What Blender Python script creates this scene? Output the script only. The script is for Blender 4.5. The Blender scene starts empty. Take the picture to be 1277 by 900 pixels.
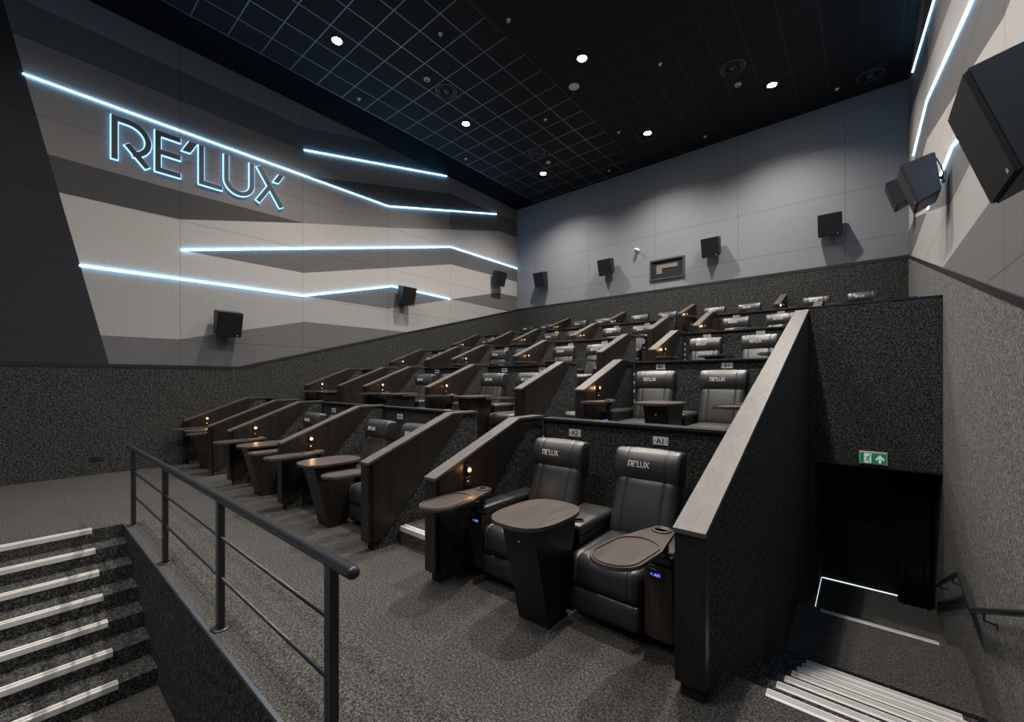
import bpy, bmesh, math, random
from mathutils import Vector, Matrix
random.seed(5)
PI = math.pi
scene = bpy.context.scene
COL = scene.collection

# ------------------------------------------------------------------ room measures (metres)
XL, XR, YB, YF, ZC = -11.2, 0.83, 13.7, -6.0, 8.95
ROWY = [2.40, 4.95, 7.50, 10.05, 12.40]        # front of each row's dividers
ROWZ = [0.0, 0.735, 1.42, 2.11, 2.78]          # floor of each tier
RISER = [4.0, 6.55, 9.10, 11.65]               # face of the parapet behind each row
YE = 8.05                                      # wall with the exit opening
LOW = -1.12                                    # landing level
ROWNAME = ['front row', 'second row', 'third row', 'fourth row', 'back row']
ORD = ['first', 'second', 'third', 'fourth', 'fifth', 'sixth', 'seventh', 'eighth', 'ninth', 'tenth']

# ------------------------------------------------------------------ materials
def new_mat(name):
    m = bpy.data.materials.new(name); m.use_nodes = True
    nt = m.node_tree
    return m, nt, nt.nodes['Principled BSDF']

def N(nt, t, **kw):
    n = nt.nodes.new(t)
    for k, v in kw.items(): setattr(n, k, v)
    return n

def plain(name, col, rough=.5, metal=0., spec=.5):
    m, nt, b = new_mat(name)
    b.inputs['Base Color'].default_value = (*col, 1); b.inputs['Roughness'].default_value = rough
    b.inputs['Metallic'].default_value = metal; b.inputs['Specular IOR Level'].default_value = spec
    return m

def emit(name, col, strength):
    m, nt, b = new_mat(name)
    b.inputs['Base Color'].default_value = (0, 0, 0, 1)
    b.inputs['Emission Color'].default_value = (*col, 1); b.inputs['Emission Strength'].default_value = strength
    return m

def mathn(nt, op, a, b=None):
    n = N(nt, 'ShaderNodeMath', operation=op)
    for i, v in enumerate((a, b)):
        if v is None: continue
        if isinstance(v, (int, float)): n.inputs[i].default_value = v
        else: nt.links.new(v, n.inputs[i])
    return n.outputs[0]

def mixc(nt, fac, a, b):
    n = N(nt, 'ShaderNodeMix', data_type='RGBA')
    for s, v in ((0, fac), (6, a), (7, b)):
        if isinstance(v, tuple): n.inputs[s].default_value = (*v, 1) if len(v) == 3 else v
        elif isinstance(v, (int, float)): n.inputs[s].default_value = v
        else: nt.links.new(v, n.inputs[s])
    return n.outputs[2]

def ramp(nt, fac, stops):
    n = N(nt, 'ShaderNodeValToRGB')
    el = n.color_ramp.elements
    while len(el) < len(stops): el.new(.5)
    for e, (p, c) in zip(el, stops): e.position = p; e.color = (*c, 1)
    nt.links.new(fac, n.inputs[0]); return n.outputs[0]

def noise(nt, scale, detail=2, rough=.5, vec=None):
    n = N(nt, 'ShaderNodeTexNoise'); n.inputs['Scale'].default_value = scale
    n.inputs['Detail'].default_value = detail; n.inputs['Roughness'].default_value = rough
    if vec is None: vec = N(nt, 'ShaderNodeNewGeometry').outputs['Position']
    nt.links.new(vec, n.inputs['Vector']); return n.outputs['Fac']

def bump(nt, b, h, s=.3, d=.01):
    n = N(nt, 'ShaderNodeBump'); n.inputs['Strength'].default_value = s; n.inputs['Distance'].default_value = d
    nt.links.new(h, n.inputs['Height']); nt.links.new(n.outputs[0], b.inputs['Normal'])

def carpet(name, lo, mid, hi, scale, large=.25):
    m, nt, b = new_mat(name)
    f = mathn(nt, 'ADD', mathn(nt, 'MULTIPLY', noise(nt, scale, 2, .7), .62), mathn(nt, 'MULTIPLY', noise(nt, scale*.4, 2, .6), .38))
    c = ramp(nt, f, [(.40, lo), (.50, mid), (.62, hi)])
    g = noise(nt, 1.3, 3, .6)
    c = mixc(nt, mathn(nt, 'MULTIPLY', g, large), c, (lo[0], lo[1], lo[2]))
    nt.links.new(c, b.inputs['Base Color'])
    b.inputs['Roughness'].default_value = .95; b.inputs['Specular IOR Level'].default_value = .1
    bump(nt, b, f, .6, .006)
    return m

def panel_fabric(name, col, y0=2.33, yp=2.55, axis=1, z0=2.65, zp=1.28):
    """stretched fabric over boards: fine weave, thin joints between boards"""
    m, nt, b = new_mat(name)
    geo = N(nt, 'ShaderNodeNewGeometry'); sep = N(nt, 'ShaderNodeSeparateXYZ')
    nt.links.new(geo.outputs['Position'], sep.inputs[0])
    def joint(out, o, p, w):
        t = mathn(nt, 'DIVIDE', mathn(nt, 'SUBTRACT', out, o), p)
        t = mathn(nt, 'FRACT', mathn(nt, 'ADD', t, 100.5))
        t = mathn(nt, 'MULTIPLY', mathn(nt, 'ABSOLUTE', mathn(nt, 'SUBTRACT', t, .5)), p)
        return mathn(nt, 'LESS_THAN', t, w)
    j = mathn(nt, 'MAXIMUM', joint(sep.outputs[axis], y0, yp, .006), joint(sep.outputs[2], z0, zp, .006))
    mp = N(nt, 'ShaderNodeMapping'); mp.inputs['Scale'].default_value = (1, 1, .12) if axis == 1 else (1, 1, .12)
    nt.links.new(geo.outputs['Position'], mp.inputs[0])
    w = noise(nt, 40, 3, .6, mp.outputs[0])
    c = mixc(nt, w, tuple(x*.86 for x in col), tuple(min(1, x*1.12) for x in col))
    c = mixc(nt, mathn(nt, 'MULTIPLY', j, .6), c, tuple(x*.25 for x in col))
    nt.links.new(c, b.inputs['Base Color'])
    b.inputs['Roughness'].default_value = .9; b.inputs['Specular IOR Level'].default_value = .15
    return m

def wood(name, a, bcol, rough=.38, axis='Z', scale=1.):
    m, nt, b = new_mat(name)
    tc = N(nt, 'ShaderNodeTexCoord'); mp = N(nt, 'ShaderNodeMapping')
    s = {'X': (.08, 1, 1), 'Y': (1, .08, 1), 'Z': (1, 1, .08)}[axis]
    mp.inputs['Scale'].default_value = tuple(v*scale for v in s)
    nt.links.new(tc.outputs['Object'], mp.inputs[0])
    f = noise(nt, 22, 5, .65, mp.outputs[0]); g = noise(nt, 90, 2, .5, mp.outputs[0])
    f2 = mathn(nt, 'ADD', mathn(nt, 'MULTIPLY', f, .75), mathn(nt, 'MULTIPLY', g, .25))
    c = ramp(nt, f2, [(.36, a), (.62, bcol)])
    nt.links.new(c, b.inputs['Base Color'])
    b.inputs['Roughness'].default_value = rough; b.inputs['Specular IOR Level'].default_value = .38
    bump(nt, b, f2, .08, .003)
    return m

def leather_mat():
    m, nt, b = new_mat('black_leather')
    tc = N(nt, 'ShaderNodeTexCoord')
    f = noise(nt, 160, 3, .6, tc.outputs['Object']); g = noise(nt, 9, 2, .5, tc.outputs['Object'])
    h = mathn(nt, 'ADD', mathn(nt, 'MULTIPLY', f, .35), g)
    b.inputs['Base Color'].default_value = (.024, .023, .022, 1)
    b.inputs['Roughness'].default_value = .36; b.inputs['Specular IOR Level'].default_value = .72
    bump(nt, b, h, .12, .012)
    return m

M = {}
M['carpet_floor'] = carpet('carpet_floor', (.014, .013, .012), (.052, .049, .046), (.175, .165, .154), 150, .3)
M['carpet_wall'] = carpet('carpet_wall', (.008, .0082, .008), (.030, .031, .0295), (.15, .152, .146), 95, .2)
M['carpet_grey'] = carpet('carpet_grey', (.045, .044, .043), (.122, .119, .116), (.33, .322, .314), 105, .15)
M['fab_light'] = panel_fabric('fabric_light', (.50, .475, .455))
M['fab_midlight'] = panel_fabric('fabric_pale_grey', (.37, .36, .35))
M['fab_mid'] = panel_fabric('fabric_mid_grey', (.235, .222, .218))
M['fab_grey'] = panel_fabric('fabric_grey', (.145, .143, .145))
M['fab_dark'] = panel_fabric('fabric_dark_grey', (.085, .083, .083))
M['fab_dark_ledtint'] = panel_fabric('fabric_dark_led_tint', (.115, .138, .165))  # dark band fabric, lightened and tinted for the blue LED light
M['fab_grey_ledtint'] = panel_fabric('fabric_grey_led_tint', (.215, .245, .28))  # grey fabric with the blue LED glow painted into its colour
M['fab_black'] = panel_fabric('fabric_charcoal', (.036, .035, .040))
M['fab_back'] = panel_fabric('fabric_back_wall', (.235, .24, .255), y0=-2.83, yp=2.47, axis=0, z0=2.75, zp=1.28)
M['wood'] = wood('dark_wood', (.0105, .0086, .0070), (.0225, .0182, .0148), .36)
M['wood_cap'] = wood('dark_wood_capping', (.062, .053, .046), (.100, .086, .076), .42, 'Y')
M['wood_top'] = wood('table_wood', (.046, .037, .032), (.088, .071, .060), .34, 'Y')
M['wood_red'] = wood('red_brown_wood', (.032, .020, .014), (.085, .052, .036), .40)
M['leather'] = leather_mat()
M['black'] = plain('black_plastic', (.012, .012, .013), .45)
M['blackmetal'] = plain('black_painted_metal', (.018, .019, .021), .32, .0, .6)
M['railmetal'] = plain('dark_rail_metal', (.050, .056, .064), .30, .55)
M['chrome'] = plain('chrome', (.75, .75, .76), .2, 1.)
M['alu'] = plain('anodised_nosing', (.66, .64, .61), .45, .1)
M['alugroove'] = plain('nosing_groove', (.16, .15, .145), .6)
M['edge'] = plain('edge_trim', (.10, .115, .135), .35, .6)
M['white'] = plain('white_plate', (.72, .71, .69), .45)
M['ink'] = plain('black_ink', (.01, .01, .01), .6)
M['logo'] = plain('logo_thread', (.78, .77, .75), .5)
M['green'] = plain('exit_green', (.012, .16, .065), .5)
M['exitwhite'] = emit('lit_sign_white', (.80, .86, .78), .50)
M['exitgreen'] = emit('lit_sign_green', (.010, .15, .060), .75)
M['tile'] = plain('ceiling_black', (.006, .0065, .008), .9, 0, .05)
M['speaker'] = plain('speaker_cabinet', (.016, .017, .019), .5)
M['grille'] = plain('speaker_grille', (.007, .007, .008), .7)
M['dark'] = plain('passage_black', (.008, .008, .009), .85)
M['drape'] = plain('black_drape', (.010, .010, .011), .9)
M['glass'] = plain('dark_glass', (.01, .01, .012), .08)
M['beige'] = plain('projector_case', (.20, .165, .14), .5)
M['led'] = emit('led_line', (.72, .93, 1.0), 2.2)
M['ledside'] = emit('led_edge', (.24, .60, 1.0), 22.0)
M['halo'] = emit('sign_edge_glow', (.22, .55, 1.0), 3.2)
M['ledfloor'] = emit('floor_led', (.80, .95, 1.0), 1.3)
M['lens'] = emit('downlight_lens', (1.0, .93, .84), 60.)
M['bulb'] = emit('reading_bulb', (1.0, .50, .18), 3.2)
M['blue'] = emit('blue_display', (.12, .18, 1.0), 1.8)
M['ring'] = emit('blue_ring', (.10, .25, 1.0), .12)
M['signface'] = plain('sign_letter_face', (.060, .060, .064), .45)

def ceiling_mat():
    m, nt, b = new_mat('ceiling_grid')
    geo = N(nt, 'ShaderNodeNewGeometry'); sep = N(nt, 'ShaderNodeSeparateXYZ')
    nt.links.new(geo.outputs['Position'], sep.inputs[0])
    def bar(out, o, p, w):
        t = mathn(nt, 'FRACT', mathn(nt, 'ADD', mathn(nt, 'DIVIDE', mathn(nt, 'SUBTRACT', out, o), p), 100.5))
        t = mathn(nt, 'MULTIPLY', mathn(nt, 'ABSOLUTE', mathn(nt, 'SUBTRACT', t, .5)), p)
        return mathn(nt, 'LESS_THAN', t, w)
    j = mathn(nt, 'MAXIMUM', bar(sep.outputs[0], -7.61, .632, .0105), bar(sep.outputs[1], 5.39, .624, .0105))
    ex = mathn(nt, 'LESS_THAN', sep.outputs[0], -5.72)          # bars lighter on the sign side only: LED light painted into their colour
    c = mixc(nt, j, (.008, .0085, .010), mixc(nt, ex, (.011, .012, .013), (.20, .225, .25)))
    nt.links.new(c, b.inputs['Base Color'])
    nt.links.new(mathn(nt, 'SUBTRACT', .7, mathn(nt, 'MULTIPLY', j, .35)), b.inputs['Roughness'])
    b.inputs['Specular IOR Level'].default_value = .25
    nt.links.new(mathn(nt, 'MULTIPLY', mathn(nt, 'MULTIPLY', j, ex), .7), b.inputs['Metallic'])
    return m
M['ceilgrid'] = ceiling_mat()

# ------------------------------------------------------------------ mesh builder
class MB:
    def __init__(s): s.v = []; s.f = []; s.m = []; s.mats = []; s.mi = 0; s.smooth = []
    def mat(s, name):
        m = M[name]
        if m not in s.mats: s.mats.append(m)
        s.mi = s.mats.index(m); return s
    def add(s, verts, faces, smooth=False):
        b = len(s.v); s.v += [tuple(p) for p in verts]
        for f in faces: s.f.append([b+i for i in f]); s.m.append(s.mi); s.smooth.append(smooth)
        return s
    def box(s, x0, x1, y0, y1, z0, z1):
        v = [(x, y, z) for z in (z0, z1) for y in (y0, y1) for x in (x0, x1)]
        return s.add(v, [(0,2,3,1),(4,5,7,6),(0,1,5,4),(2,6,7,3),(0,4,6,2),(1,3,7,5)])
    def bbox(s, x0, x1, y0, y1, z0, z1, r=.006):
        """box with softened edges"""
        bm = bmesh.new(); bmesh.ops.create_cube(bm, size=1)
        for q in bm.verts:
            q.co = Vector(((x0+x1)/2+q.co.x*(x1-x0), (y0+y1)/2+q.co.y*(y1-y0), (z0+z1)/2+q.co.z*(z1-z0)))
        bmesh.ops.bevel(bm, geom=bm.edges[:], offset=r, segments=2, affect='EDGES', profile=.5)
        s.bm(bm); return s
    def bm(s, bm, smooth=False):
        bm.verts.index_update()
        s.add([q.co[:] for q in bm.verts], [[q.index for q in f.verts] for f in bm.faces], smooth); bm.free(); return s
    def prism(s, pts, d0, d1, mp):
        """polygon pts (u,v) swept between depth d0 and d1; mp(u,v,d) -> xyz"""
        n = len(pts)
        a = sum(pts[i][0]*pts[(i+1) % n][1]-pts[(i+1) % n][0]*pts[i][1] for i in range(n))
        if a < 0: pts = pts[::-1]
        v = [mp(u, w, d0) for u, w in pts]+[mp(u, w, d1) for u, w in pts]
        f = [tuple(range(n-1, -1, -1)), tuple(range(n, 2*n))]+[(i, (i+1) % n, n+(i+1) % n, n+i) for i in range(n)]
        return s.add(v, f)
    def tube(s, pts, r, seg=12, caps=True, up=None):
        pts = [Vector(p) for p in pts]; rings = []
        for i, p in enumerate(pts):
            if i == 0: t = pts[1]-p
            elif i == len(pts)-1: t = p-pts[-2]
            else: t = (pts[i+1]-p).normalized()+(p-pts[i-1]).normalized()
            t.normalize(); rf = Vector((0, 0, 1)) if abs(t.z) < .95 else Vector((1, 0, 0))
            a = t.cross(rf).normalized(); b = a.cross(t)
            k = 1.
            if 0 < i < len(pts)-1:
                k = 1/max(.4, math.cos(((pts[i+1]-p).angle(p-pts[i-1]))/2))
            rr = r[i] if isinstance(r, (list, tuple)) else r
            rings.append([p+(a*math.cos(q)+b*math.sin(q))*rr*(k if rr else 1) for q in (2*PI*j/seg for j in range(seg))])
        v = [q for ring in rings for q in ring]; f = []
        for i in range(len(pts)-1):
            for j in range(seg):
                k = (j+1) % seg; f.append((i*seg+j, i*seg+k, (i+1)*seg+k, (i+1)*seg+j))
        s.add(v, f, True)
        if caps: s.add(rings[0], [tuple(range(seg-1, -1, -1))]); s.add(rings[-1], [tuple(range(seg))])
        return s
    def lathe(s, prof, c=(0, 0, 0), seg=24, axis='z', smooth=True):
        """prof: list of (radius, height)"""
        c = Vector(c); v = []
        for r, h in prof:
            for j in range(seg):
                q = 2*PI*j/seg; x, y = r*math.cos(q), r*math.sin(q)
                v.append(c+(Vector((x, y, h)) if axis == 'z' else Vector((h, x, y)) if axis == 'x' else Vector((x, h, y))))
        f = [(i*seg+j, i*seg+(j+1) % seg, (i+1)*seg+(j+1) % seg, (i+1)*seg+j) for i in range(len(prof)-1) for j in range(seg)]
        s.add(v, f, smooth)
        for k, rev in ((0, True), (len(prof)-1, False)):
            if prof[k][0] > 1e-5:
                o = list(range(seg)); s.add(v[k*seg:(k+1)*seg], [tuple(o[::-1] if rev else o)])
        return s
    def xform(s, mtx):
        s.v = [tuple(mtx @ Vector(p)) for p in s.v]; return s
    def build(s, name, parent=None, loc=(0, 0, 0)):
        me = bpy.data.meshes.new(name); me.from_pydata(s.v, [], s.f)
        for m in s.mats: me.materials.append(m)
        me.polygons.foreach_set('material_index', s.m); me.polygons.foreach_set('use_smooth', s.smooth)
        bm = bmesh.new(); bm.from_mesh(me)
        bmesh.ops.remove_doubles(bm, verts=bm.verts, dist=1e-6)
        bmesh.ops.recalc_face_normals(bm, faces=bm.faces); bm.to_mesh(me); bm.free()
        me.update()
        return link(name, me, parent, loc)

def link(name, data, parent=None, loc=(0, 0, 0)):
    o = bpy.data.objects.new(name, data); COL.objects.link(o); o.location = loc
    if parent is not None: o.parent = parent
    return o
def mb(mat): return MB().mat(mat)
def struct(o): o['kind'] = 'structure'; return o
def tag(o, label, cat, group=None):
    o['label'] = label; o['category'] = cat
    if group: o['group'] = group
    return o
def thing(name, label, cat, loc=(0, 0, 0), group=None):
    return tag(link(name, None, None, loc), label, cat, group)
def copy_tree(o, parent=None):
    c = o.copy(); COL.objects.link(c)
    if parent is not None: c.parent = parent
    for ch in list(o.children): copy_tree(ch, c)
    return c

def pad(mat, hx, hy, hz, r, seams=(), bulge=.012, nx=8, ny=6, nz=8, groove=.009, fb=None):
    """upholstered block centred on the origin, half sizes hx,hy,hz, rounding r, sewn seams at the given x on the front and top"""
    def axis(h, n):
        a = [-h, -h+r*.3, -h+r]+[(-h+r)+(2*h-2*r)*i/n for i in range(1, n)]+[h-r, h-r*.3, h]
        return a
    X = axis(hx, nx)
    for q in seams: X += [q-.016, q-.007, q, q+.007, q+.016]
    X = sorted(set(round(q, 5) for q in X)); Y = axis(hy, ny); Z = axis(hz, nz)
    idx = {}; V = []; F = []
    def put(x, y, z):
        k = (round(x, 5), round(y, 5), round(z, 5))
        if k in idx: return idx[k]
        c = Vector((max(-hx+r, min(hx-r, x)), max(-hy+r, min(hy-r, y)), max(-hz+r, min(hz-r, z))))
        d = Vector((x, y, z))-c
        n = d.normalized() if d.length > 1e-9 else Vector((0, 0, 0))
        p = c+n*r
        bx, by, bz = 1-(x/hx)**2, 1-(y/hy)**2, 1-(z/hz)**2
        if abs(y) >= hy-r*.5: p.y += math.copysign((fb*bz*(.75+.25*bx) if fb and y < 0 else bulge*bx*bz), y)
        if abs(z) >= hz-r*.5: p.z += math.copysign(bulge*bx*by, z)
        for q in seams:
            if y <= -hy+r*1.01 or z >= hz-r*1.01:
                g = groove*math.exp(-((x-q)/.006)**2); p -= n*g
        idx[k] = len(V); V.append(p); return idx[k]
    def face(A, B, fn):
        for i in range(len(A)-1):
            for j in range(len(B)-1):
                F.append((put(*fn(A[i], B[j])), put(*fn(A[i+1], B[j])), put(*fn(A[i+1], B[j+1])), put(*fn(A[i], B[j+1]))))
    for sgn in (-1, 1):
        face(X, Z, lambda a, b: (a, sgn*hy, b)); face(X, Y, lambda a, b: (a, b, sgn*hz)); face(Y, Z, lambda a, b: (sgn*hx, a, b))
    m = MB().mat(mat); m.add(V, F, True); return m

def ribbon(pts, w):
    """2-D stroke outline as quads with mitred corners"""
    P = [Vector(p) for p in pts]; L = []; R = []
    for i, p in enumerate(P):
        d1 = (P[i]-P[i-1]).normalized() if i else (P[1]-P[0]).normalized()
        d2 = (P[i+1]-P[i]).normalized() if i < len(P)-1 else d1
        n1 = Vector((-d1.y, d1.x)); n2 = Vector((-d2.y, d2.x)); n = (n1+n2).normalized()
        k = w/max(.35, n.dot(n1)); L.append(p+n*k); R.append(p-n*k)
    return L, R

def stroke(m, pts, w, d0, d1, mp, ext=0.):
    P = [Vector(p) for p in pts]
    if ext:
        P[0] = P[0]+(P[0]-P[1]).normalized()*ext; P[-1] = P[-1]+(P[-1]-P[-2]).normalized()*ext
    L, R = ribbon(P, w); n = len(P); v = []
    for d in (d0, d1):
        v += [mp(p.x, p.y, d) for p in L]+[mp(p.x, p.y, d) for p in R]
    f = []; o = 2*n
    for i in range(n-1):
        f += [(i, i+1, n+i+1, n+i), (o+i, o+n+i, o+n+i+1, o+i+1), (i, o+i, o+i+1, i+1), (n+i, n+i+1, o+n+i+1, o+n+i)]
    f += [(0, n, o+n, o), (n-1, o+n-1, o+2*n-1, 2*n-1)]
    m.add(v, f)

def arc(cx, cy, r, a0, a1, n=14):
    return [(cx+r*math.cos(math.radians(a0+(a1-a0)*i/n)), cy+r*math.sin(math.radians(a0+(a1-a0)*i/n))) for i in range(n+1)]
# seven letters of the cinema's sign: (strokes, filled quads), in units of the letter height, with their left offset
GLYPHS = [
 (0.00, [[(.055, 0), (.055, .945), (.29, .945)]+arc(.29, .58, .365, 84, -78), [(.27, .43), (.64, .0)]], []),
 (0.78, [[(.50, .945), (.055, .945), (.055, .055), (.50, .055)], [(.11, .50), (.50, .50)]], []),
 (1.31, [], [[(.0, .72), (.14, 1.0), (.31, 1.0), (.17, .72)]]),
 (1.66, [[(.055, 1.0), (.055, .055), (.52, .055)]], []),
 (2.22, [[(.055, 1.0), (.055, .37)]+arc(.365, .365, .31, 180, 360, 18)+[(.675, 1.0)]], []),
 (3.00, [[(.07, 1.0), (.68, .0)], [(.05, .0), (.335, .47)]], [[(.46, .70), (.60, .95), (.74, .95), (.60, .70)]]),
]
def grow(q, e):
    c = Vector((sum(p[0] for p in q)/len(q), sum(p[1] for p in q)/len(q)))
    L, R = ribbon([Vector(p) for p in q]+[Vector(q[0])], e)
    out = []
    for i in range(len(q)):
        a, b, d = Vector(q[i-1]), Vector(q[i]), Vector(q[(i+1) % len(q)])
        n1 = Vector(((b-a).y, -(b-a).x)).normalized(); n2 = Vector(((d-b).y, -(d-b).x)).normalized()
        if n1.dot(b-c) < 0: n1 = -n1
        if n2.dot(b-c) < 0: n2 = -n2
        n = (n1+n2); out.append(tuple(b+n*(e/max(.3, 1+n1.dot(n2)))))
    return out

def text_mesh(s, size):
    cu = bpy.data.curves.new('writing', 'FONT'); cu.body = s; cu.size = size; cu.align_x = 'CENTER'; cu.align_y = 'CENTER'; cu.extrude = .0006; cu.offset = size*.02
    o = bpy.data.objects.new('writing', cu); COL.objects.link(o)
    dg = bpy.context.evaluated_depsgraph_get(); dg.update()
    me = bpy.data.meshes.new_from_object(o.evaluated_get(dg)); bpy.data.objects.remove(o); bpy.data.curves.remove(cu)
    return me

ID3 = lambda u, v, d: (u, v, d)
def yz(x0, sx=1): return lambda u, v, d: (x0+sx*d, u, v)         # a wall facing +-x
def xz(y0, sy=-1): return lambda u, v, d: (u, y0+sy*d, v)        # a wall facing -y

# ================================================================== ROOM SHELL
WZ = lambda y: max(2.10, 2.10+.2585*(y-3.42))                     # top of the carpeted dado along the side walls
def side_wall(name, X, s):
    """s = +1: sign wall (faces +x), -1: opposite wall (faces -x)"""
    mp = yz(X, s)
    m = MB(); lay = .004
    m.mat('fab_mid').prism([(YF, 2.0), (3.42, 2.0), (YB, WZ(YB)-.1), (YB, ZC), (YF, ZC)], -.25, 0, mp)
    yd = lambda z: 1.225-(z-2.103)*(1.225+.14)/(8.5-2.103)       # slanting edge of the charcoal corner
    def poly(mat, pts, k=1): m.mat(mat).prism(pts, 0, lay*k, mp)
    L = yd(6.5)
    # top: grey band and dark band, blue LED light mixed into both colours
    poly('fab_grey_ledtint', [(yd(8.4), 8.4), (4.9, 8.4), (7.2, ZC-.002), (yd(ZC), ZC-.002)])
    poly('fab_dark_ledtint', [(yd(7.76), 7.76), (4.9, 7.78), (9.85, ZC-.002), (7.2, ZC-.002), (4.9, 8.4), (yd(8.4), 8.4)])
    poly('fab_dark', [(4.95, 7.13), (7.45, 7.13), (12.4, 8.38), (10.0, 8.39)])
    poly('fab_grey', [(12.4, 8.38), (YB-.002, 8.46), (YB-.002, 7.79), (12.5, 7.75), (10.0, 7.11), (9.95, 7.76)])
    poly('fab_dark', [(yd(5.84), 5.84), (2.32, 5.83), (4.93, 5.89), (2.32, 5.225), (yd(5.2), 5.2)])
    # pale band between the grey above and the third light line
    poly('fab_light', [(yd(5.2), 5.2), (2.32, 5.225), (4.93, 5.89), (7.45, 6.47), (12.55, 7.755), (YB-.002, 7.80), (YB-.002, 6.48), (10.0, 6.49), (2.35, 4.572)])
    poly('fab_light', [(yd(5.2), 5.2), (2.35, 4.572), (4.9, 4.587), (10.0, 5.884), (YB-.002, 5.925), (YB-.002, 5.31), (12.45, 5.27), (10.0, 4.65), (7.55, 4.69), (4.92, 3.98), (yd(3.93), 3.93)])
    poly('fab_grey', [(2.35, 4.572), (10.0, 6.49), (YB-.002, 6.48), (YB-.002, 5.925), (10.0, 5.884), (4.9, 4.587)])
    poly('fab_midlight', [(yd(3.93), 3.93), (4.92, 3.98), (7.48, 3.985), (10.03, 4.655), (13.2, 4.66), (13.17, WZ(13.17)), (8.2, WZ(8.2)), (8.2, 3.33), (4.92, 3.317), (2.3, 2.663), (yd(2.645), 2.645)])
    poly('fab_grey', [(4.92, 3.98), (7.55, 4.69), (10.0, 4.65), (7.48, 3.985)])
    poly('fab_grey', [(10.03, 4.655), (12.45, 5.27), (YB-.002, 5.31), (YB-.002, WZ(YB)), (13.2, WZ(13.2))])
    poly('fab_grey', [(yd(2.645), 2.645), (2.3, 2.663), (4.92, 3.317), (8.2, 3.33), (8.1, WZ(8.1)), (3.42, 2.1), (yd(2.1), 2.1)])
    poly('fab_black', [(yd(2.1), 2.1), (yd(ZC), ZC-.002), (YF, ZC-.002), (YF, 2.1)], 1.5)
    w = struct(m.build(name))
    # carpeted dado below
    zb = -1.8
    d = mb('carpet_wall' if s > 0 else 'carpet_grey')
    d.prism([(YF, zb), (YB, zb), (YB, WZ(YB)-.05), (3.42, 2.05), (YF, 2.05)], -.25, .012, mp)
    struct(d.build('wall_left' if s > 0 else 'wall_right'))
    t = mb('black').prism([(YF, 2.04), (3.42, 2.04), (YB, WZ(YB)-.06), (YB, WZ(YB)+.01), (3.42, 2.11), (YF, 2.11)], 0, .018, mp)
    struct(t.build('trim_1' if s > 0 else 'trim_2'))
side_wall('wall_left', XL, 1)
side_wall('wall_right', XR, -1)

m = mb('fab_back'); m.box(XL-.25, XR+.25, YB, YB+.25, 4.6, ZC); m.mat('carpet_wall').box(XL-.25, XR+.25, YB-.012, YB+.25, ROWZ[4]-.3, 4.70)
m.mat('black').box(XL, XR, YB-.018, YB, 4.70, 4.775)
struct(m.build('wall_back'))
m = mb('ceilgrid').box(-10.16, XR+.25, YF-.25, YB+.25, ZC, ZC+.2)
m.mat('tile').box(XL-.25, -10.16, YF-.25, YB+.25, ZC-.004, ZC+.2)
struct(m.build('ceiling'))

# floors
m = mb('carpet_floor')
m.box(XL, -.66, .92, RISER[0]+.1, -1.4, 0); m.box(-.66, XR, .92, 2.83, -1.4, 0); m.box(XL, -7.11, YF, .92, -1.4, 0)
for k in range(1, 5):
    y0, y1 = RISER[k-1]+.1, (RISER[k]+.1 if k < 4 else YB)
    if k == 1: m.box(XL, -.74, y0, y1, -.2, ROWZ[k])
    elif k == 2: m.box(XL, -.74, y0, y1, ROWZ[k]-.9, ROWZ[k])
    else: m.box(XL, XR, y0, y1, ROWZ[k]-.9, ROWZ[k])
m.box(-.66, XR, YE+.15, RISER[2]+.1, 1.3, ROWZ[3])
m.box(-7.11, XR, YF, .92, LOW-.3, LOW)
m.box(-.66, XR, 2.83+7*.367, 6.63, LOW-.3, LOW)
m.box(-.66, XR, 6.63, 9.3, -1.9, -1.6)
struct(m.build('floor'))
# low carpeted kerb between the guard rail and the row floor, face of the platform, metal edge
m = mb('carpet_wall').box(-7.11, XR, .905, .92, LOW, -.012)
m.mat('edge').box(-7.11, XR, .90, .922, -.02, .004)
struct(m.build('trim_3'))
m = mb('carpet_floor').prism([(1.03, 0), (1.075, .028), (1.10, .03), (1.6, 0.001)], -7.0, XR, lambda u, v, d: (d, u, v))
struct(m.build('trim_4'))

def nosing(parent, x0, x1, y, z, along='x', sgn=-1):
    """ribbed aluminium stair edge; the tread lies on the +sgn... side away from the drop"""
    m = mb('alu')
    if along == 'x':
        a, b = sorted((y, y-sgn*.075))
        m.bbox(x0, x1, a, b, z, z+.007, .002); m.box(x0, x1, y-.004 if sgn < 0 else y, y if sgn < 0 else y+.004, z-.045, z+.004)
        m.mat('alugroove')
        for q in (.018, .032, .046): c = y-sgn*q; m.box(x0+.004, x1-.004, c-.003, c+.003, z+.0065, z+.0078)
    else:
        m.bbox(y-.075, y, x0, x1, z, z+.007, .002); m.box(y, y+.004, x0, x1, z-.045, z+.004)
        m.mat('alugroove')
        for q in (.018, .032, .046): m.box(y-q-.003, y-q+.003, x0+.004, x1-.004, z+.0065, z+.0078)
    return m.build('nosing', parent)

# steps going down beside the guard rail (towards +x)
m = mb('carpet_wall')
for i in range(7):
    x = -7.11+.32*i; z = -.16*i
    if i: m.box(x-.32, x, YF, .904, LOW, z)
st = struct(m.build('floor_steps'))
for i in range(7): nosing(st, -3.6, .63, -7.11+.32*i, -.16*i, 'y')
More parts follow.
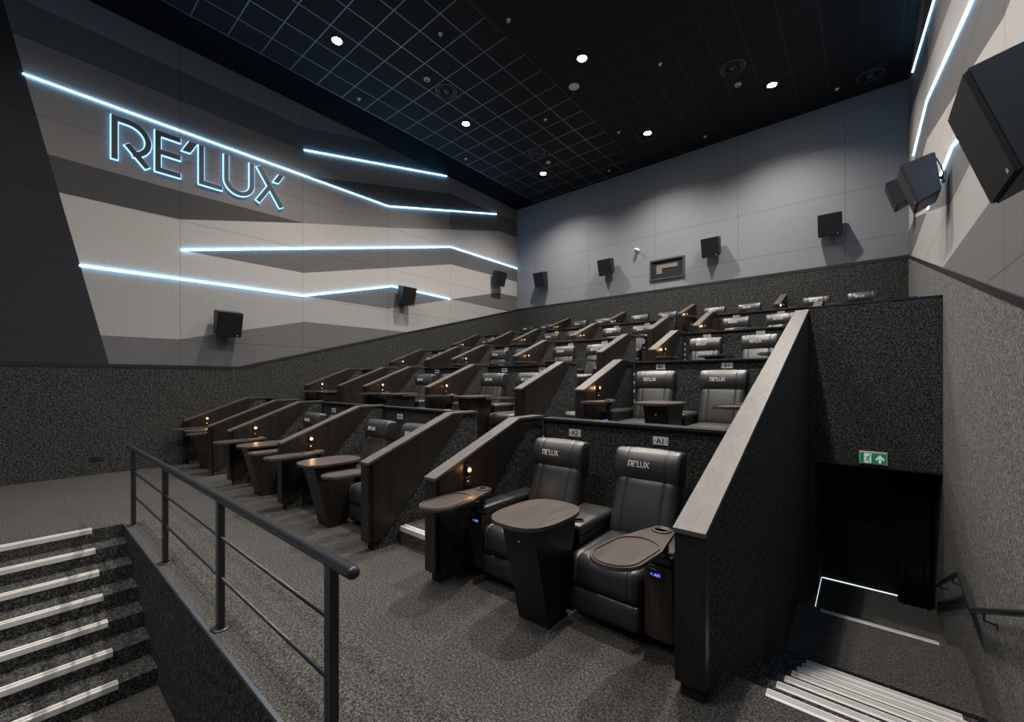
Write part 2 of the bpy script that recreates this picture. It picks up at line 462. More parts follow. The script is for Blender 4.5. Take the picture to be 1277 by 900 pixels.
# steps going down to the exit (towards +y)
m = mb('carpet_wall')
for i in range(1, 7): m.box(-.66, XR, 2.83+.367*(i-1), 2.83+.367*i, LOW, -.16*i)
st = struct(m.build('floor_steps'))
for i in range(7): nosing(st, -.43, .62, 2.83+.367*i, -.16*i, 'x', 1)
m = mb('carpet_wall')
for i in range(1, 3): m.box(-.66, XR, 6.63+.36*(i-1), 6.63+.36*i, -1.6, LOW-.16*i)
st = struct(m.build('floor_steps'))
nosing(st, -.42, .64, 6.63, LOW, 'x', 1)
# aisle steps between the rows
for (ax0, ax1) in ((-3.935, -3.015), (-9.345, -8.375)):
    for k in range(4):
        h = (ROWZ[k+1]-ROWZ[k])/4; ys = [ROWY[k]+.36+.4*i for i in range(4)]
        m = mb('carpet_floor')
        for i in range(3): m.box(ax0, ax1, ys[i], ys[i+1] if i < 2 else RISER[k]+.1, ROWZ[k], ROWZ[k]+h*(i+1))
        m.box(ax0, ax1, ys[3], RISER[k]+.1, ROWZ[k], ROWZ[k+1])
        st = struct(m.build('floor_steps'))
        for i in range(4): nosing(st, ax0+.02, ax1-.02, ys[i], ROWZ[k]+h*(i+1), 'x', -1)

# parapets behind the rows, each with a wooden capping
for k in range(4):
    for (x0, x1) in ((-2.87, -.83), (-8.24, -4.07), (XL+.02, -9.48)):
        if k >= 2 and x0 == -2.87: x1 = -.83 if k == 2 else XR
        m = mb('carpet_wall').box(x0, x1, RISER[k], RISER[k]+.1, ROWZ[k], ROWZ[k]+1.33)
        p = struct(m.build('wall_parapet'))
        mb('wood').bbox(x0, x1, RISER[k]-.035, RISER[k]+.14, ROWZ[k]+1.33, ROWZ[k]+1.362, .004).build('capping', p)

# exit wall over the opening, the passage behind it
m = mb('carpet_wall').box(-.66, XR, YE, YE+.15, .545, 2.925)
m.box(-.66, -.585, YE, YE+.15, -1.62, .545)
m.mat('black').box(-.66, XR, YE-.008, YE+.158, 2.925, 2.945).box(-.66, XR, YE-.006, YE+.15, .52, .545)
struct(m.build('wall_exit'))
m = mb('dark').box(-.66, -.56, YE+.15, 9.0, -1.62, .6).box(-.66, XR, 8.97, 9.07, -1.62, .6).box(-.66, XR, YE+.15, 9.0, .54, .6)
struct(m.build('wall_passage'))
m = mb('ledfloor').box(-.545, .47, 8.952, 8.966, -1.598, -1.586).box(-.558, -.552, 7.75, 8.95, -1.598, -1.592)
struct(m.build('trim_5'))
m = mb('drape'); n = 48                       # heavy drape gathered at one side of the opening
pts = [(.40+.36*i/n, 8.74+.05*math.sin(i*1.25)+.02*math.sin(i*.53)) for i in range(n+1)]
v = []; 
for zz in (-1.58, -.9, -.2, .53):
    k = 1.0 if zz < 0 else .9
    v += [(XR-.07-(XR-.07-p[0])*k, p[1], zz) for p in pts]
f = [(r*(n+1)+i, r*(n+1)+i+1, (r+1)*(n+1)+i+1, (r+1)*(n+1)+i) for r in range(3) for i in range(n)]
m.add(v, f, True); cur = m.build('curtain')
sm = cur.modifiers.new('thick', 'SOLIDIFY'); sm.thickness = .008
tag(cur, 'black drape gathered at the side of the dark exit opening', 'curtain')

# ================================================================== LIGHT LINES AND SIGN ON THE WALLS
def led_line(name, X, s, pts, label):
    m = mb('ledside'); stroke(m, pts, .0115, .0065, .026, yz(X, s))
    m.mat('led'); stroke(m, pts, .009, .026, .030, yz(X, s))
    o = m.build(name); tag(o, label, 'light strip', 'light strips on the striped walls'); return o
strips = [([(.134, 7.113), (7.448, 7.133), (12.407, 8.386)], 'long bent light strip running above the lettered sign'),
          ([(4.917, 7.796), (9.8, 8.93)], 'straight light strip climbing to the ceiling on the sign wall'),
          ([(2.347, 4.572), (9.996, 6.494), (13.69, 6.483)], 'bent light strip on the sign wall reaching the back corner'),
          ([(.824, 3.928), (4.917, 3.987), (7.591, 4.694), (9.959, 4.645)], 'lowest zigzag light strip on the sign wall behind the middle speaker')]
for p, l in strips: led_line('light_strip', XL, 1, p, l)
strips = [([(.134, 7.113), (7.448, 7.133), (12.6, 8.5)], 'light strip high on the wall above the exit stair, reaching up to the ceiling'),
          ([(2.347, 4.572), (9.85, 6.494), (12.45, 6.62)], 'bent light strip crossing behind the wall speakers above the exit stair'),
          ([(.824, 3.928), (4.917, 3.987), (7.257, 4.601), (9.80, 4.648)], 'lowest light strip above the exit stair, half hidden by the big speaker')]
for p, l in strips: led_line('light_strip', XR, -1, p, l)

sg = thing('illuminated_sign', 'raised dark letters with blue glowing edges on the striped wall', 'sign', (XL, 1.25, 6.09))
H = .84
LET = ['letter']*6
for (u0, strokes, quads) in GLYPHS:
    f = mb('signface'); h = mb('halo'); mp = lambda u, v, d: (d, (u0+u)*H, v*H)
    for i, st in enumerate(strokes):
        stroke(h, st, .055+.016, .0065, .045-.001*i, mp, .014); stroke(f, st, .055, .045, .075+.002*i, mp)
    for q in quads:
        h.prism(grow(q, .016), .0065, .045, mp); f.prism(q, .045, .075, mp)
    lo = f.build('letter', sg); h.build('glowing_edge', lo)

# ================================================================== RECLINERS
def make_chair(s):
    """s=+1: armrest, panel and tray on the +x side; -1: mirrored"""
    t = link('recliner_chair', None)
    mb('black').bbox(-.25, .25, -.34, .36, 0, .10, .01).build('base', t)
    seams = (-.20, .20)
    q = pad('leather', .288, .36, .125, .065, seams, .016); q.xform(Matrix.Translation((0, -.085, .375))); q.build('seat', t)
    q = pad('leather', .28, .045, .092, .03, (), .004, 6, 2, 4); q.xform(Matrix.Translation((0, -.395, .165))); q.build('leg_rest', t)
    R = Matrix.Translation((0, .355, .70)) @ Matrix.Rotation(math.radians(-19), 4, 'X')
    q = pad('leather', .285, .085, .285, .06, (-.165, .165), .022, 8, 3, 10); q.xform(R); q.build('backrest', t)
    R = Matrix.Translation((0, .45, 1.042)) @ Matrix.Rotation(math.radians(-8), 4, 'X')
    q = pad('leather', .293, .075, .147, .034, (-.175, .175), .012, 8, 3, 8, .007, .055); q.xform(R)
    hd = q.build('headrest', t)
    lg = mb('logo'); h = .05
    for (u0, strokes, quads) in GLYPHS:
        mp = lambda u, v, d: tuple(R @ Vector((-.145+(u0+u)*h, -.0775-.055*(1-((v*h-.012)/.152)**2)-d, v*h-.012)))
        for st in strokes: stroke(lg, st, .06, 0, .003, mp)
        for g in quads: lg.prism(g, 0, .003, mp)
    lg.build('logo', hd)
    # outer armrest
    def bx(mat, x0, x1, y0, y1, z0, z1, name, par, r=.006):
        a, b = sorted((s*x0, s*x1)); return mb(mat).bbox(a, b, y0, y1, z0, z1, r).build(name, par)
    arm = bx('black', .300, .484, -.375, .46, .06, .565, 'armrest', t)
    q = pad('leather', .093, .43, .04, .03, (), .006, 3, 10, 2); q.xform(Matrix.Translation((s*.392, .045, .598))); q.build('arm_pad', arm)
    mb('black').lathe([(.034, .633), (.034, .646), (.042, .646), (.042, .633)], (s*.396, -.02, 0), 20).build('cup_holder', arm)
    mb('ring').lathe([(.0345, .646), (.038, .649), (.041, .646)], (s*.396, -.02, 0), 20).build('glow_ring', arm)
    pn = bx('wood_red', .300, .488, -.40, -.376, .08, .565, 'front_panel', t, .003)
    a, b = sorted((s*.325, s*.43)); mb('black').bbox(a, b, -.408, -.4005, .475, .545, .003).build('control_display', pn)
    me = DIGITS; o = link('digits', me, pn, (s*.378, -.4092, .508)); o.rotation_euler = (PI/2, 0, 0)
    # side controls facing the sitter
    a, b = sorted((s*.2915, s*.285))
    # swivel tray
    tr = link('tray', None)
    out = []
    tx = .352 if s > 0 else .320
    C0, C1, R0, R1 = Vector((s*tx, -.80)), Vector((s*(tx+.04), -.335)), .158, .082
    u = (C1-C0).normalized(); nrm = Vector((-u.y, u.x)); ang = math.atan2(u.y, u.x)
    fr = C0+u*.14
    out += [tuple(C0-u*.10+Vector((math.cos(a), math.sin(a)))*R0) for a in [ang+PI/2+PI*i/16 for i in range(17)]]
    out += [tuple(fr-nrm*R0), tuple(fr+u*.08-nrm*(R0-.02))]
    out += [tuple(C1+Vector((math.cos(a), math.sin(a)))*R1) for a in [ang-PI*.42+PI*.84*i/12 for i in range(13)]]
    out += [tuple(fr+u*.08+nrm*(R0-.02)), tuple(fr+nrm*R0)]
    m = mb('wood_top').prism(out, .762, .785, ID3)
    # raised rim
    cen = Vector((sum(p[0] for p in out)/len(out), sum(p[1] for p in out)/len(out)))
    ins = [tuple(C0-u*.10+Vector((math.cos(a), math.sin(a)))*(R0-.022)) for a in [ang+PI/2+PI*i/16 for i in range(17)]]
    ins += [tuple(fr-u*.03+Vector((math.cos(a), math.sin(a)))*(R0-.022)) for a in [ang-PI/2+PI*i/16 for i in range(17)]]
    n = len(ins); mid = [(p[0]+(p[0]-C0.x)*.04, p[1]+(p[1]-C0.y-.02)*.04) for p in ins]
    v = [(*p, .785) for p in ins]+[(*p, .7925) for p in ins]+[(*p, .7925) for p in mid]+[(*p, .785) for p in mid]
    m.add(v, [(k*n+i, k*n+(i+1) % n, (k+1)*n+(i+1) % n, (k+1)*n+i) for k in range(3) for i in range(n)])
    tr = m.build('tray', t)
    mb('wood_top').lathe([(.046, .785), (.046, .796), (.062, .796), (.066, .785)], (C1.x, C1.y, 0), 24).mat('ink').lathe([(.0, .7865), (.046, .7865)], (C1.x, C1.y, 0), 24).build('cup_ring', tr)
    mb('blackmetal').tube([(s*.395, -.30, .60), (s*.395, -.30, .70), (s*.395, -.31, .735), (C1.x, C1.y, .761)], [.032, .032, .03, .05], 16).build('tray_arm', t)
    mb('chrome').bbox(min(s*.43, s*.475), max(s*.43, s*.475), -.345, -.31, .642, .655, .004).build('latch', t)
    return t
DIGITS = text_mesh('< A01', .028); DIGITS.materials.clear(); DIGITS.materials.append(M['blue'])
CH = {1: make_chair(1), -1: make_chair(-1)}
used = set()
def place_chair(x, y, z, s, label, group, sx=1.):
    o = CH[s] if s not in used else copy_tree(CH[s]); used.add(s)
    o.location = (x, y, z); o.scale = (sx, 1, 1)
    return tag(o, label, 'recliner', group)

def make_console():
    t = link('armrest_console', None)
    mb('black').bbox(-.160, .160, .0, .62, 0, .55, .01).build('body', t)
    q = pad('leather', .162, .31, .045, .035, (), .012, 5, 8, 2); q.xform(Matrix.Translation((0, .31, .588))); q.build('padded_top', t)
    for s in (-1, 1):
        mb('black').lathe([(.036, .625), (.036, .645), (.045, .645), (.045, .625)], (s*.085, .10, 0), 20).mat('ink').lathe([(0, .642), (.036, .642)], (s*.085, .10, 0), 20).build('cup_holder', t)
    return t
CONSOLE = make_console()
def make_table():
    t = link('side_table', None)
    def sup(hx, hy, n=44, e=2.8):
        o = []
        for i in range(n):
            a = 2*PI*i/n; c, s = math.cos(a), math.sin(a)
            o.append((hx*math.copysign(abs(c)**(2/e), c), hy*math.copysign(abs(s)**(2/e), s)))
        return o
    mb('wood_top').prism(sup(.262, .365), .763, .79, ID3).build('table_top', t)
    m = mb('wood')
    v = [(-.10, -.09, 0), (.18, -.09, 0), (.18, .13, 0), (-.10, .13, 0), (-.105, -.285, .763), (.185, -.285, .763), (.185, .27, .763), (-.105, .27, .763)]
    m.add(v, [(3, 2, 1, 0), (4, 5, 6, 7), (0, 1, 5, 4), (1, 2, 6, 5), (2, 3, 7, 6), (3, 0, 4, 7)]); m.build('pedestal', t)
    mb('chrome').lathe([(0, -.272), (.011, -.268), (.011, -.25)], (.04, 0, .655), 12, 'y').build('bag_hook', t)
    return t
TABLE = make_table()

def plate(text):
    t = link('seat_number_sign', None)
    m = mb('white').bbox(-.074, .074, -.006, 0, -.04, .04, .002)
    m.mat('ink')
    for q in (-.060, .060): m.lathe([(0, -.0068), (.007, -.0068), (.007, -.004)], (q, 0, 0), 10, 'y', False)
    m.build('plate', t)
    me = text_mesh(text, .07); me.materials.clear(); me.materials.append(M['ink'])
    o = link('number', me, t, (0, -.0068, -.002)); o.rotation_euler = (PI/2, 0, 0)
    return t

# ------------------------------------------------------------------ privacy dividers
def make_divider(E=False, lamp=True):
    t = link('privacy_divider', None); w = .07
    mp = lambda x0: (lambda u, v, d: (x0+d, u, v))
    d = 1.28 if E else 1.6; dz = 1.335
    core = [(.05, 0), (.05, .895), (1.15, 1.345), (d, 1.345), (d, 0)]
    if E: core = [(.05, 0), (.05, .895), (d, 1.335), (d, 0)]
    mb('carpet_wall').prism(core, -.055, .055, mp(0)).build('core', t)
    pan = [(.0, .10), (.0, .915), (1.15, 1.362), (1.37, 1.362), (.15, .10)] if not E else [(.0, .10), (.0, .915), (d, 1.358), (d, 1.25), (.15, .10)]
    for s in (-1, 1):
        a, b = sorted((s*.055, s*w))
        pn = mb('wood').prism(pan, a, b, mp(0)).build('side_panel', t)
        if s > 0 and lamp:
            lm = mb('black').bbox(w, w+.010, .335, .405, .905, 1.0, .003).lathe([(.030, w+.008), (.030, w+.034), (.023, w+.034), (.019, w+.012)], (0, .37, .955), 18, 'x').build('reading_lamp', t)
            mb('bulb').lathe([(0, w+.030), (.012, w+.027), (.019, w+.018), (.019, w+.011)], (0, .37, .955), 16, 'x').build('bulb', lm)
            li = bpy.data.lights.new('reading_beam', 'POINT'); li.energy = .85; li.color = (1.0, .52, .22); li.shadow_soft_size = .015
            link('reading_beam', li, lm, (w+.05, .37, .953))
            sw = mb('black').bbox(w, w+.012, .33, .41, .80, .885, .003).build('switch_plate', t)
            mb('chrome').lathe([(0, w+.02), (.012, w+.018), (.012, w+.01)], (0, .37, .84), 12, 'x').build('switch', sw)
    mb('wood').bbox(-w, w, -.02, .048, .10, .915, .003).build('end_panel', t)
    c = mb('wood_cap')
    prof = [(-.024, .912), (1.15, 1.362), (d, 1.362)] if not E else [(-.024, .912), (d, 1.362)]
    low = prof; up = [(a, b+.024) for a, b in prof]
    c.prism(low+up[::-1], -w-.004, w+.004, mp(0)); c.build('capping', t)
    return t
DIV = make_divider(); DIVN = make_divider(False, False); DIVE = make_divider(True); du = set()
def place_divider(x, k, label, proto=None, loc=None):
    proto = proto or (DIVE if k == 4 else DIV)
    o = proto if id(proto) not in du else copy_tree(proto); du.add(id(proto))
    o.location = loc or (x, ROWY[k], ROWZ[k])
    return tag(o, label, 'divider', 'wooden dividers between the seat pairs')

DX = [-2.94, -4.01, -6.17, -8.30, -9.42]
for k in range(4):
    n = 0
    if k == 3:
        place_divider(-.745, 3, 'slanted wooden divider of the fourth row, behind the top of the exit stair wall', DIVN)
    for x in DX:
        side = {-2.94: 'on the exit side of the first aisle', -4.01: 'on the sign side of the first aisle', -6.17: 'between two seat pairs in mid block', -8.30: 'on the exit side of the second aisle', -9.42: 'on the sign side of the second aisle'}[x]
        place_divider(x, k, 'slanted dark wooden divider of the %s %s' % (ROWNAME[k], side), DIVN if x in (-4.01, -9.42) else DIV)
    place_divider(XL+.074, k, 'slanted dark wooden divider of the %s standing against the sign wall' % ROWNAME[k])
for i, x in enumerate([-1.68, -4.07, -6.37, -8.62]):
    place_divider(x, 4, 'short slanted divider of the back row, %s along from the exit side' % ORD[i])

# long slope-topped wall beside the exit stair
t = thing('privacy_divider', 'long carpeted stair wall with pale sloping wooden capping beside the exit stair', 'divider', (-.745, 0, 0), 'wooden dividers between the seat pairs')
sl = lambda y: .965+(y-2.45)*(2.905-.965)/(YE-2.45)
mpx = lambda u, v, d: (d, u, v)
mb('carpet_wall').prism([(2.5, -1.62), (2.5, sl(2.5)-.03), (YE, sl(YE)-.03), (YE+.15, sl(YE)-.03), (YE+.15, -1.62)], -.07, .082, mpx).build('core', t)
mb('wood').prism([(2.45, .09), (2.45, sl(2.45)-.025), (YE, sl(YE)-.025), (YE, sl(YE)-.35), (2.62, .09)], -.085, -.07, mpx).build('side_panel', t)
mb('wood').bbox(-.085, .083, 2.44, 2.5, .085, sl(2.45)-.022, .003).build('end_panel', t)
mb('black').box(-.06, .06, 2.47, 2.499, .0, .085).build('plinth', t)
mb('wood_cap').prism([(2.425, sl(2.425)-.022), (YE-.01, sl(YE-.01)-.022), (YE-.01, sl(YE-.01)+.004), (2.425, sl(2.425)+.004)], -.09, .087, mpx).build('capping', t)
mb('edge').box(.0832, .0845, 2.495, 2.502, .0, sl(2.45)-.03).build('edge_trim', t)

# ------------------------------------------------------------------ seat pairs
PODS = [(-1.85, 1.), (-5.09, 1.), (-7.235, .985), (-10.28, .755)]
PODE = [(-.44, 1.), (-2.90, 1.), (-5.21, 1.), (-7.51, 1.), (-9.95, 1.)]
LET_ = 'ABCD'
first = {'c': True, 't': True}
for k in range(5):
    pods = PODE if k == 4 else PODS
    seat = 0
    for i, (cx, sx) in enumerate(pods):
        cx -= .045 if sx > .9 else 0
        y0, z0 = ROWY[k], ROWZ[k]
        if k == 4: y0 -= .10
        for s in (1, -1):
            seat += 1
            note = ''
            lab = 'black leather recliner, %s seat from the exit side in the %s' % (ORD[seat-1], ROWNAME[k])
            place_chair(cx+s*.46*sx, y0+.75, z0, s, lab, 'black leather recliners', sx)
            if k < 4:
                p = plate('%s%d' % (LET_[k], seat))
                p.location = (cx+s*.475*sx-.07, RISER[k]-.002, z0+(1.215 if k == 0 else 1.27))
                tag(p, 'white seat number plate %s%d screwed to the parapet behind its recliner' % (LET_[k], seat), 'sign', 'seat number plates')
        c = CONSOLE if first['c'] else copy_tree(CONSOLE); first['c'] = False
        c.location = (cx, y0+.52, z0); c.scale = (sx, 1, 1)
        tag(c, 'padded black console inside the %s seat pair from the exit side, %s' % (ORD[i], ROWNAME[k]), 'armrest', 'centre consoles between paired recliners')
        tb = TABLE if first['t'] else copy_tree(TABLE); first['t'] = False
        tb.location = (cx-(.02 if sx > .9 else .03), y0+.18, z0); tb.scale = (sx if sx > .9 else .74, 1, 1)
        tag(tb, 'dark wood pedestal table of the %s seat pair from the exit side, %s' % (ORD[i], ROWNAME[k]), 'table', 'pedestal tables in front of the pairs')

# ================================================================== HANDRAILS
t = thing('guard_rail', 'dark metal guard rail with four posts along the platform edge', 'railing', (0, .975, 0))
mb('railmetal').tube([(-7.20, 0, .945), (-1.74, 0, .945)], .031, 20, False).lathe([(.031, 0), (.024, .02), (0, .026)], (-1.74, 0, .945), 20, 'x').lathe([(0, -.026), (.024, -.02), (.031, 0)], (-7.20, 0, .945), 20, 'x').build('top_rail', t)
for x in (-6.92, -5.26, -3.57, -1.93):
    p = mb('blackmetal').bbox(x-.032, x+.032, -.022, .022, .0, .935, .004).build('post', t)
    mb('blackmetal').lathe([(.062, 0), (.062, .008), (.05, .012), (0, .012)], (x, 0, 0), 20).build('base_plate', p)
for z in (.375, .665):
    mb('railmetal').tube([(-6.92, -.0, z), (-1.93, -.0, z)], .0105, 10).build('rail_bar', t)

t = thing('wall_handrail', 'black bent handrail bracketed to the wall beside the exit stair', 'handrail', (XR-.085, 0, 0))
path = [(0, 2.2, 1.18), (0, 5.5, -.27), (0, 6.22, -.17), (0, 9.0, -1.42)]
path = [(0, 2.2, 1.10), (0, 5.52, -.26), (0, 6.2, -.165), (0, 8.5, -1.20)]
mb('blackmetal').tube(path, .022, 14).build('rail', t)
for y, z in ((3.3, .65), (5.05, -.07), (6.6, -.335), (7.6, -.76)):
    mb('blackmetal').tube([(0, y, z-.02), (0, y, z-.075), (.05, y, z-.085), (.071, y, z-.085)], .008, 8).lathe([(.028, .066), (.028, .072), (0, .072)], (0, y, z-.085), 14, 'x').build('bracket', t)

# ================================================================== LOUDSPEAKERS
def make_speaker():
    """local frame: wall plane at d=0 (-> +y towards the wall), front looks to -y and down"""
    t = link('wall_speaker', None); w = .245
    P = [(-.455, .27), (-.135, .345), (-.075, -.15), (-.285, -.265)]
    bm = bmesh.new()
    v = [bm.verts.new((x, p[0], p[1])) for x in (-w, w) for p in P]
    for f in ((0, 1, 2, 3), (7, 6, 5, 4), (0, 4, 5, 1), (1, 5, 6, 2), (2, 6, 7, 3), (3, 7, 4, 0)): bm.faces.new([v[i] for i in f])
    bmesh.ops.bevel(bm, geom=bm.edges[:], offset=.012, segments=2, affect='EDGES')
    MB().mat('speaker').bm(bm).build('cabinet', t)
    a, b = Vector((P[0])), Vector(P[3]); n = Vector(((b-a).y, -(b-a).x)).normalized()
    if n.x > 0: n = -n
    q = lambda x, f, d: (x, *(a+(b-a)*f+n*d))
    g = mb('grille'); vv = [q(x, f, d) for d in (0, .01) for x, f in ((-w+.014, .03), (w-.014, .03), (w-.014, .97), (-w+.014, .97))]
    g.add(vv, [(3, 2, 1, 0), (4, 5, 6, 7), (0, 1, 5, 4), (1, 2, 6, 5), (2, 3, 7, 6), (3, 0, 4, 7)])
    gr = g.build('grille', t)
    e = mb('logo'); vv = [q(x, f, d) for d in (.0102, .0115) for x, f in ((.15, .90), (.175, .90), (.175, .935), (.15, .935))]
    e.add(vv, [(3, 2, 1, 0), (4, 5, 6, 7), (0, 1, 5, 4), (1, 2, 6, 5), (2, 3, 7, 6), (3, 0, 4, 7)]).build('badge', gr)
    mb('blackmetal').tube([(0, -.10, .08), (0, -.04, .08)], .022, 10).bbox(-.06, .06, -.045, -.015, .02, .14, .004).build('wall_mount', t)
    return t
SP = make_speaker(); first_sp = True
def place_speaker(loc, rz, label):
    global first_sp
    o = SP if first_sp else copy_tree(SP); first_sp = False
    o.location = loc; o.rotation_euler = (0, 0, rz)
    return tag(o, label, 'loudspeaker', 'wall loudspeakers')
e = .012
for y, z, l in ((3.14, 3.02, 'black wall speaker on the sign wall, first from the charcoal corner'), (7.95, 4.39, 'black wall speaker on the sign wall covering the lowest light strip'), (12.3, 5.72, 'black wall speaker on the sign wall close to the back corner')):
    place_speaker((XL+e, y, z), PI/2, l)
for y, z, l in ((3.12, 2.99, 'big black speaker jutting from the wall above the exit stair, at the picture edge'), (7.65, 4.31, 'black speaker with cable on the wall above the exit stair, middle one'), (12.2, 5.72, 'black speaker above the exit stair, beside the back wall')):
    o = place_speaker((XR-e, y, z), -PI/2, l)
    m = mb('black').tube([(0, -.16, .33), (.02, -.10, .33), (.02, -.06, .22), (.0, -.03, .12)], .008, 8)
    m.build('cable', o)
for i, x in enumerate((-9.78, -6.95, -3.50, -.66)):
    place_speaker((x, YB-e, 5.72), 0, 'black speaker on the back wall, %s from the sign wall' % ORD[i])

# ================================================================== CEILING FITTINGS
LX = [-8.51, -4.80, -1.70]; LY = [11.85, 8.16, 4.42, .72, -3.0]
def make_down():
    t = link('ceiling_downlight', None)
    mb('black').lathe([(.10, 0), (.135, -.004), (.135, -.012), (.105, -.014), (.10, -.004)], (0, 0, 0), 28).build('trim_ring', t)
    mb('lens').lathe([(0, -.008), (.098, -.008), (.098, -.004)], (0, 0, 0), 28, 'z', False).build('lens', t)
    return t
D = make_down()
for j, y in enumerate(LY):
    for i, x in enumerate(LX):
        o = D if (i, j) == (0, 0) else copy_tree(D)
        o.location = (x, y, ZC-.001)
        tag(o, 'round ceiling downlight, %s from the sign wall, %s row from the back wall' % (ORD[i], ORD[j]), 'downlight', 'ceiling downlights')
        li = bpy.data.lights.new('downlight_beam', 'SPOT'); li.energy = (1180 if j < 3 else 420 if j == 3 else 650)*(1.35 if i == 2 and j in (2, 3) else 1); li.color = (1.0, .93, .86)
        li.spot_size = math.radians(132); li.spot_blend = 1.0; li.shadow_soft_size = .06
        lo = link('downlight_beam', li, None, (x, y, ZC-.03))
def make_vent():
    t = link('ceiling_vent', None)
    m = mb('black')
    for r in (.24, .17, .10): m.lathe([(r, 0), (r, -.02), (r-.022, -.028), (r-.03, -.004)], (0, 0, 0), 28)
    m.build('diffuser', t)
    mb('edge').lathe([(.265, 0), (.265, -.012), (.245, -.018), (.24, 0)], (0, 0, 0), 32).build('outer_ring', t)
    mb('edge').lathe([(0, -.03), (.06, -.028), (.065, -.01)], (0, 0, 0), 20).build('centre_disc', t)
    return t
V = make_vent()
for i, (x, y, l) in enumerate([(-7.92, 6.92, 'round dark air diffuser in the ceiling grid, by the downlight over the sign wall'), (-7.89, 10.65, 'round dark air diffuser by the back downlight on the sign side'), (-2.30, 10.62, 'round dark air diffuser in the ceiling on the exit side'), (.12, 12.99, 'round dark air diffuser in the ceiling by the corner over the exit')]):
    o = V if i == 0 else copy_tree(V); o.location = (x, y, ZC-.001); tag(o, l, 'air vent', 'ceiling air diffusers')
def make_det():
    t = link('smoke_detector', None)
    mb('white').lathe([(.075, 0), (.075, -.02), (.055, -.045), (0, -.05)], (0, 0, 0), 20).build('ceiling_base', t)
    mb('edge').lathe([(0, -.062), (.028, -.058), (.032, -.046)], (0, 0, 0), 14).build('sensor_cap', t)
    return t
Dt = make_det()
for i, (x, y, l) in enumerate([(-7.95, 6.35, 'small white smoke detector beside the air diffuser in the ceiling grid'), (-7.94, 11.34, 'small white smoke detector by the back downlight on the sign side'), (-2.33, 11.29, 'small white smoke detector by the air diffuser on the exit side')]):
    o = Dt if i == 0 else copy_tree(Dt); o.location = (x, y, ZC-.001); tag(o, l, 'smoke detector', 'smoke detectors')
def make_spr():
    t = link('ceiling_sprinkler', None)
    mb('white').lathe([(.042, 0), (.042, -.008), (.02, -.014), (.012, -.04), (0, -.042)], (0, 0, 0), 16).build('escutcheon', t)
    mb('chrome').lathe([(0, -.058), (.026, -.056), (.026, -.052), (.008, -.042)], (0, 0, 0), 14).build('deflector', t)
    return t
S = make_spr()
for i, (x, y) in enumerate([(-9.84, 5.69), (-6.70, 5.70), (-9.86, 9.45), (-6.70, 9.43), (-5.42, 11.27), (-6.67, 13.12), (-3.53, 9.44), (-3.57, 13.10), (-.50, 13.04), (-5.41, 6.35)]):
    o = S if i == 0 else copy_tree(S); o.location = (x, y, ZC-.001)
    near = ['by the sign wall edge of the grid', 'in the grid beside the nearer diffuser', 'in the grid toward the back corner', 'between the two sign side diffusers', 'beside the framed downlight', 'close to the back wall on the sign side', 'in mid ceiling on the exit side', 'close to the back wall in mid room', 'close to the back wall on the exit side', 'in mid ceiling before the round disc']
    tag(o, 'tiny white sprinkler ' + near[i], 'sprinkler', 'ceiling sprinklers')
o = mb('white').lathe([(.125, 0), (.125, -.012), (.11, -.018), (0, -.018)], (-5.41, 8.82, ZC-.001), 32).build('ceiling_disc')
tag(o, 'flat pale round disc in the ceiling beside the middle downlight', 'ceiling speaker')
m = mb('edge').box(-5.10, -5.08, 11.60, 12.19, ZC-.008, ZC-.001).box(-5.10, -4.56, 12.17, 12.19, ZC-.008, ZC-.001)
tag(m.build('ceiling_hatch_frame'), 'thin metal corner frame around the middle back downlight', 'frame')

# ================================================================== BACK WALL FITTINGS, EXIT SIGN, SOCKET
w = link('window_1', None, None, (-4.90, YB, 5.41)); struct(w)
m = mb('edge')
for x0, x1, z0, z1 in ((-.56, .56, .285, .335), (-.56, .56, -.335, -.285), (-.56, -.51, -.285, .285), (.51, .56, -.285, .285)): m.box(x0, x1, -.05, -.001, z0, z1)
m.build('window_frame', w)
mb('dark').box(-.51, .51, -.006, -.001, -.285, .285).build('window_recess', w)
mb('beige').box(-.34, .34, -.022, -.008, .03, .15).box(-.34, -.16, -.022, -.008, -.14, .03).build('projector', w)
t = thing('security_camera', 'small white dome camera on the back wall above the projection window', 'camera', (-5.89, YB-.002, 6.19))
mb('white').lathe([(.07, -.0), (.07, -.03), (.045, -.05), (.045, -.10)], (0, 0, 0), 20, 'y').build('wall_mount', t)
mb('white').lathe([(0, -.075), (.04, -.06), (.06, -.02), (.06, .03), (.05, .045), (0, .05)], (0, -.14, .0), 20, 'z').build('dome', t)
mb('ink').lathe([(0, -.072), (.022, -.066), (.022, -.05)], (0, -.14, -.02), 14, 'y').build('lens', t)

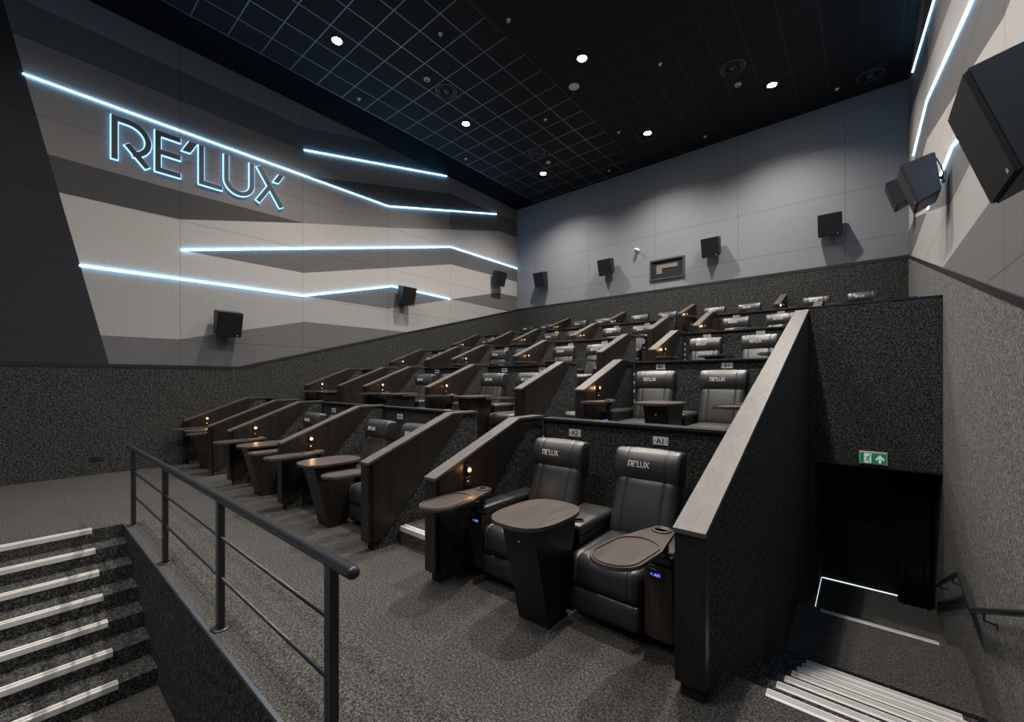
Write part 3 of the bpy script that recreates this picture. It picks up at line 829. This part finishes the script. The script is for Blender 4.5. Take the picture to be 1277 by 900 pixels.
t = thing('exit_sign', 'green and white emergency exit sign above the dark opening', 'sign', (.105, YE-.001, .655))
mb('white').bbox(-.155, .155, -.03, 0, -.08, .105, .004).build('housing', t)
fx = xz(-.0305)
mb('exitgreen').prism([(-.145, -.07), (.145, -.07), (.145, .08), (-.145, .08)], 0, .002, fx).build('green_panel', t)
m = mb('exitwhite').prism([(-.10, -.06), (-.02, -.06), (-.02, .075), (-.10, .075)], .002, .003, fx)
m.build('door_field', t)
m = mb('exitgreen')
stroke(m, [(-.045, .035), (-.062, -.005)], .010, .003, .004, fx)
stroke(m, [(-.062, -.005), (-.045, -.022), (-.040, -.052)], .006, .003, .004, fx)
stroke(m, [(-.062, -.005), (-.070, -.030), (-.092, -.030)], .006, .003, .004, fx)
stroke(m, [(-.047, .030), (-.030, .012), (-.024, .015)], .004, .003, .004, fx)
stroke(m, [(-.050, .032), (-.072, .030), (-.082, .010)], .004, .003, .004, fx)
m.prism(arc(-.037, .052, .010, 0, 330, 11), .003, .004, fx)
m.build('running_figure', t)
m = mb('exitwhite')
stroke(m, [(.03, -.01), (.075, .045), (.12, -.01)], .012, .002, .0035, fx); stroke(m, [(.075, .03), (.075, -.055)], .014, .002, .0036, fx)
m.build('arrow', t)
t = thing('wall_socket', 'small black socket low on the carpeted wall below the sign', 'socket', (XL+.0125, 1.05, .31))
mb('black').bbox(0, .012, -.09, .09, -.045, .045, .004).build('face_plate', t)
for y in (-.04, .04): mb('edge').lathe([(.02, .012), (.024, .014), (.028, .012)], (0, y, 0), 16, 'x').build('outlet', t)

# ================================================================== CAMERA, AMBIENT LIGHT, VIEW
cam = bpy.data.cameras.new('camera'); co = link('camera', cam, None, (0, 0, 1.8))
cam.sensor_fit = 'HORIZONTAL'; cam.sensor_width = 36; cam.lens = 36*523.7/1277; cam.shift_y = 23.5/1277
cam.clip_start = .05
co.rotation_euler = (PI/2, 0, math.atan((1077-638.5)/523.7))
scene.camera = co
wd = bpy.data.worlds.new('ambient_fill'); scene.world = wd; wd.use_nodes = True
wd.node_tree.nodes['Background'].inputs[0].default_value = (.42, .64, 1.0, 1); wd.node_tree.nodes['Background'].inputs[1].default_value = .22  # cool fill added to blue the shade, let in by the missing front wall
vs = scene.view_settings
scene.display_settings.display_device = 'sRGB'
vs.view_transform = 'Standard'; vs.look = 'None'; vs.gamma = 1; vs.use_curve_mapping = False; vs.exposure = 0.0
c = scene.cycles
c.use_denoising = True; c.use_light_tree = True; c.max_bounces = 6; c.diffuse_bounces = 4; c.glossy_bounces = 3
c.sample_clamp_indirect = 4.0; c.caustics_reflective = False; c.caustics_refractive = False
